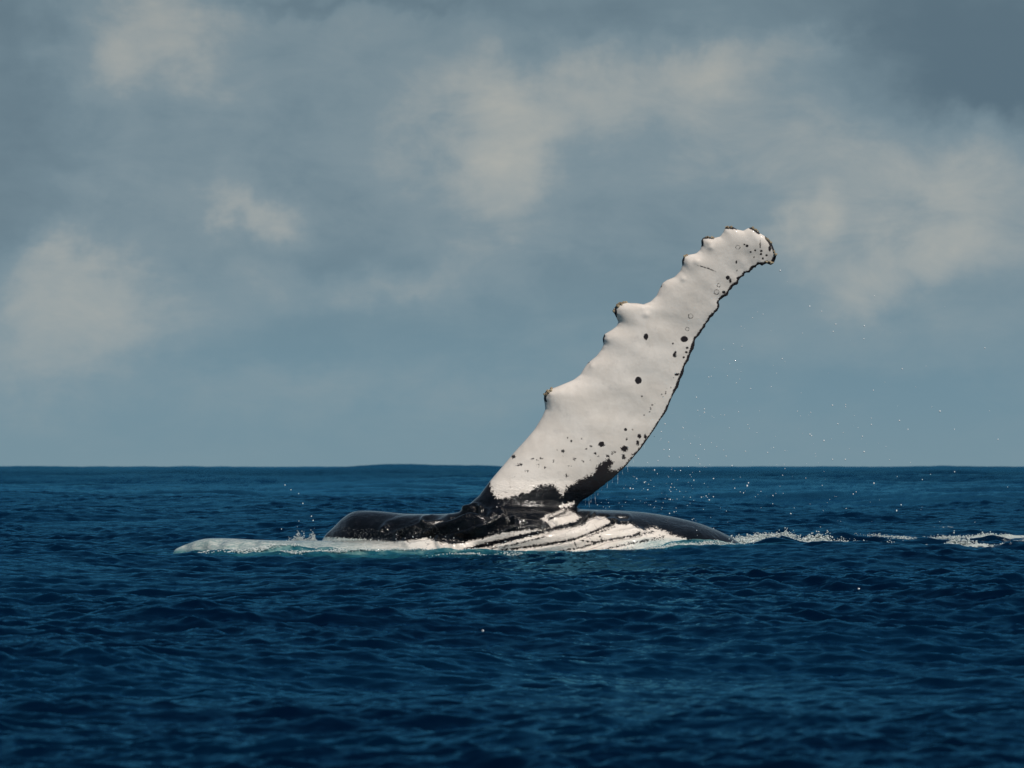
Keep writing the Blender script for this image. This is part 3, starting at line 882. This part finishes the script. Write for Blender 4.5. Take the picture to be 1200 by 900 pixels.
def foam_mass(label, items, mat=foam_mat, name='foam'):
    """items: column, waterline row, half width (m), half depth (m), height (m), count, drop radius"""
    C_, R_ = [], []
    for (px, row, hw, hd, ht, n_, rad) in items:
        d_ = depth_of_row(row)
        x0 = PX(px, d_)
        lump = [(x0 + random.gauss(0, hw * .6), d_ + random.gauss(0, hd * .5), random.uniform(.3, 1.0) * ht, random.uniform(.15, .4) * hw) for _ in range(7)]
        for k in range(n_):
            lx, ly, lh, lr = random.choice(lump)
            x = lx + random.gauss(0, lr); y = ly + random.gauss(0, hd * .3)
            h = abs(random.gauss(0, .45)) * lh * max(0.1, 1 - abs(x - lx) / (lr * 3))
            C_.append((x, y, h)); R_.append(rad * random.uniform(.4, 1.3))
    C_ = np.array(C_)
    _, _, zz = sea_disp(C_[:, 0], C_[:, 1])
    C_[:, 2] += zz
    o = link(name, blobs_mesh(name, C_, R_), mat)
    return tag(o, label, 'foam' if name == 'foam' else 'spray', None, 'stuff')


foam_mass('small white plume of splash thrown up left of the black hump', [(351, 643, .09, .08, .25, 1300, .007), (367, 643, .06, .08, .30, 900, .0065), (348, 643, .16, .08, .18, 1400, .008), (385, 636, .2, .2, .08, 500, .010)])
foam_mass('low line of foam lapping along the whale at the waterline', [(300, 650, .6, .12, .04, 900, .009), (400, 651, .6, .12, .05, 900, .009), (480, 651, .6, .12, .04, 700, .008), (560, 652.5, .6, .1, .03, 500, .007), (650, 653, .7, .08, .03, 400, .007), (740, 653, .5, .1, .04, 500, .008), (800, 651.5, .5, .12, .06, 900, .009), (230, 648, .5, .12, .03, 500, .009)])
foam_mass('broken white foam at the right end of the whale', [(868, 641, .35, .25, .10, 1500, .013), (845, 645, .3, .2, .05, 700, .011), (890, 639, .25, .2, .12, 900, .011)])
foam_mass('churned foam and splashes trailing right of the whale', [(915, 640, .28, .25, .20, 1100, .010), (958, 641, .16, .2, .20, 1500, .013), (935, 641, .4, .2, .08, 700, .010), (1000, 641, .5, .2, .09, 350, .009)])
foam_mass('thin flecks of foam on the dark chop behind the whale', [(990, 640, .5, .4, .06, 260, .009), (1040, 634, .5, .6, .07, 300, .009), (1075, 638, .3, .5, .06, 260, .009), (1010, 628, .7, .4, .05, 260, .008), (1100, 630, .5, .5, .06, 300, .009), (900, 634, .5, .5, .07, 260, .008)])
foam_mass('white foam patches on the water at the right edge of the picture', [(1130, 640, .20, .25, .20, 1500, .012), (1175, 641, .25, .2, .06, 900, .011), (1115, 645, .35, .15, .04, 900, .011), (1085, 629, .7, .3, .08, 400, .010), (1140, 629, .7, .3, .07, 500, .010), (1210, 632, .6, .3, .06, 1000, .012)])

# drops flung off the flipper: the sizes are real drops of 5 to 15 mm
DR = [(914.5, 317, 1.0), (949, 359, .9), (979.5, 380, 1.0), (976.5, 388.5, .8), (1013, 382, 1.0), (869.5, 406, .9), (855, 426.5, .6), (882, 372.5, .7),
      (830.5, 442, .7), (863, 449, .6), (867, 444.5, .5), (975.5, 475, .9), (991, 474, .8), (991, 477, .8), (825.5, 479.5, .8), (849, 486.5, .7),
      (878, 502, .6), (965.5, 516.5, 1.0), (1010.5, 511.5, .8), (1012.5, 529.5, 1.1), (990.5, 538.5, .8), (1054, 493, 1.0), (1101.5, 482, 1.1),
      (1023.5, 457.5, .7), (906.5, 524.5, .7), (1118.5, 503, .6), (988, 507, .6), (934.5, 482, .6), (820, 544, .8), (831.5, 544.5, .6), (836, 561, .9),
      (875.5, 569.5, 1.2), (877, 566, .8), (917, 557, .7), (1024, 566.5, 1.2), (1118.5, 553, .8), (1050.5, 598.5, 1.1), (926.5, 602, 1.0), (831, 586, .9),
      (738.5, 572.5, 1.3), (746, 561, .9), (755, 565.5, .8), (759, 574, .9), (767, 551, 1.0), (771, 540, .8), (786, 576, .8), (790, 600, .8), (813, 563, .8),
      (1092, 477, .5), (1037, 448, .5), (796, 536, .8), (784, 535, .8), (778, 527, .7), (811, 609, .7), (334, 568.5, .8), (350, 578.5, .6), (355, 590, .8), (365, 605, 1.0),
      (367, 610, .8), (341, 574, .6), (330, 620, .6), (1006, 690, .9), (566, 739, .6), (887, 675, 1.0), (916, 674, 1.3), (930, 702, .9)]
C_, R_ = [], []
for (a, b, q) in DR:
    yy = 60.0 + (random.uniform(-.6, .6) if b < 640 else -8)
    if b > 640:
        yy = depth_of_row(b) - .3
    C_.append((PX(a, yy), yy, PZ(b, yy))); R_.append(.0115 * q)
for k in range(380):
    t_ = random.random()
    a = 745 + abs(random.gauss(0, 1)) * 175 + t_ * 40
    b = random.uniform(330, 612)
    if a < 900 - (b - 330) * .75 or a > 1190:
        continue
    if random.random() > (0.35 + 0.65 * (b > 480)):
        continue
    yy = 60.0 + random.uniform(-1, 1)
    C_.append((PX(a, yy), yy, PZ(b, yy))); R_.append(random.choice([.003, .004, .005, .0065, .009]))
for k in range(70):
    a = random.uniform(700, 830); b = random.uniform(545, 598)
    if b < 605 - (a - 680) * 0.75: continue
    yy = 60.0 + random.uniform(-.5, .5)
    C_.append((PX(a, yy), yy, PZ(b, yy))); R_.append(random.uniform(.003, .0065))
for k in range(260):     # thin splashing over the flank
    a = random.uniform(400, 860); b = 0
    yy = 58.6 + random.uniform(-.2, .6)
    C_.append((PX(a, yy), yy, random.uniform(0.03, 0.35) * random.random() + 0.05)); R_.append(random.uniform(.003, .007))
spray = link('water_spray', blobs_mesh('water_spray', C_, R_, (1, 1, 1.15)), drop_mat)
tag(spray, 'scattered bright water drops flung off the raised flipper', 'spray', None, 'stuff')

# strings of water running off the flipper's trailing edge
V_, F_ = [], []
for (a, b, ln, q) in [(695, 580, 12, 1.0), (699, 577, 16, .8), (714, 566, 9, 1.2), (720, 561, 8, .8), (726, 556, 14, 1.0), (708, 571, 7, .8), (688, 585, 10, 1.0), (737, 546, 10, .7), (744, 538, 8, .6),
                   (703, 575, 9, .9), (731, 552, 7, .7), (757, 523, 6, .6), (692, 583, 14, .8)]:
    yy = 60.0
    x0, z0 = PX(a - 2, yy), PZ(b - 3, yy)
    base = len(V_)
    kk = 9
    for i in range(kk):
        f = i / (kk - 1)
        r0 = .0042 * q * (1 - .75 * f) * (1 + .6 * math.sin(i * 2.3 + a))
        for j in range(5):
            V_.append((x0 + .012 * f * f * math.sin(a) + r0 * math.cos(j * 1.2566), yy + r0 * math.sin(j * 1.2566), z0 - f * ln * .012))
    for i in range(kk - 1):
        for j in range(5):
            F_.append((base + i * 5 + j, base + i * 5 + (j + 1) % 5, base + (i + 1) * 5 + (j + 1) % 5, base + (i + 1) * 5 + j))
drip = link('water_drips', mesh_from('water_drips', V_, quads=F_), drop_mat)
tag(drip, 'thin strings of water dripping off the lower trailing edge of the flipper', 'dripping water', None, 'stuff')
print('WHALE verts', nv, 'SEA quads', len(quads))
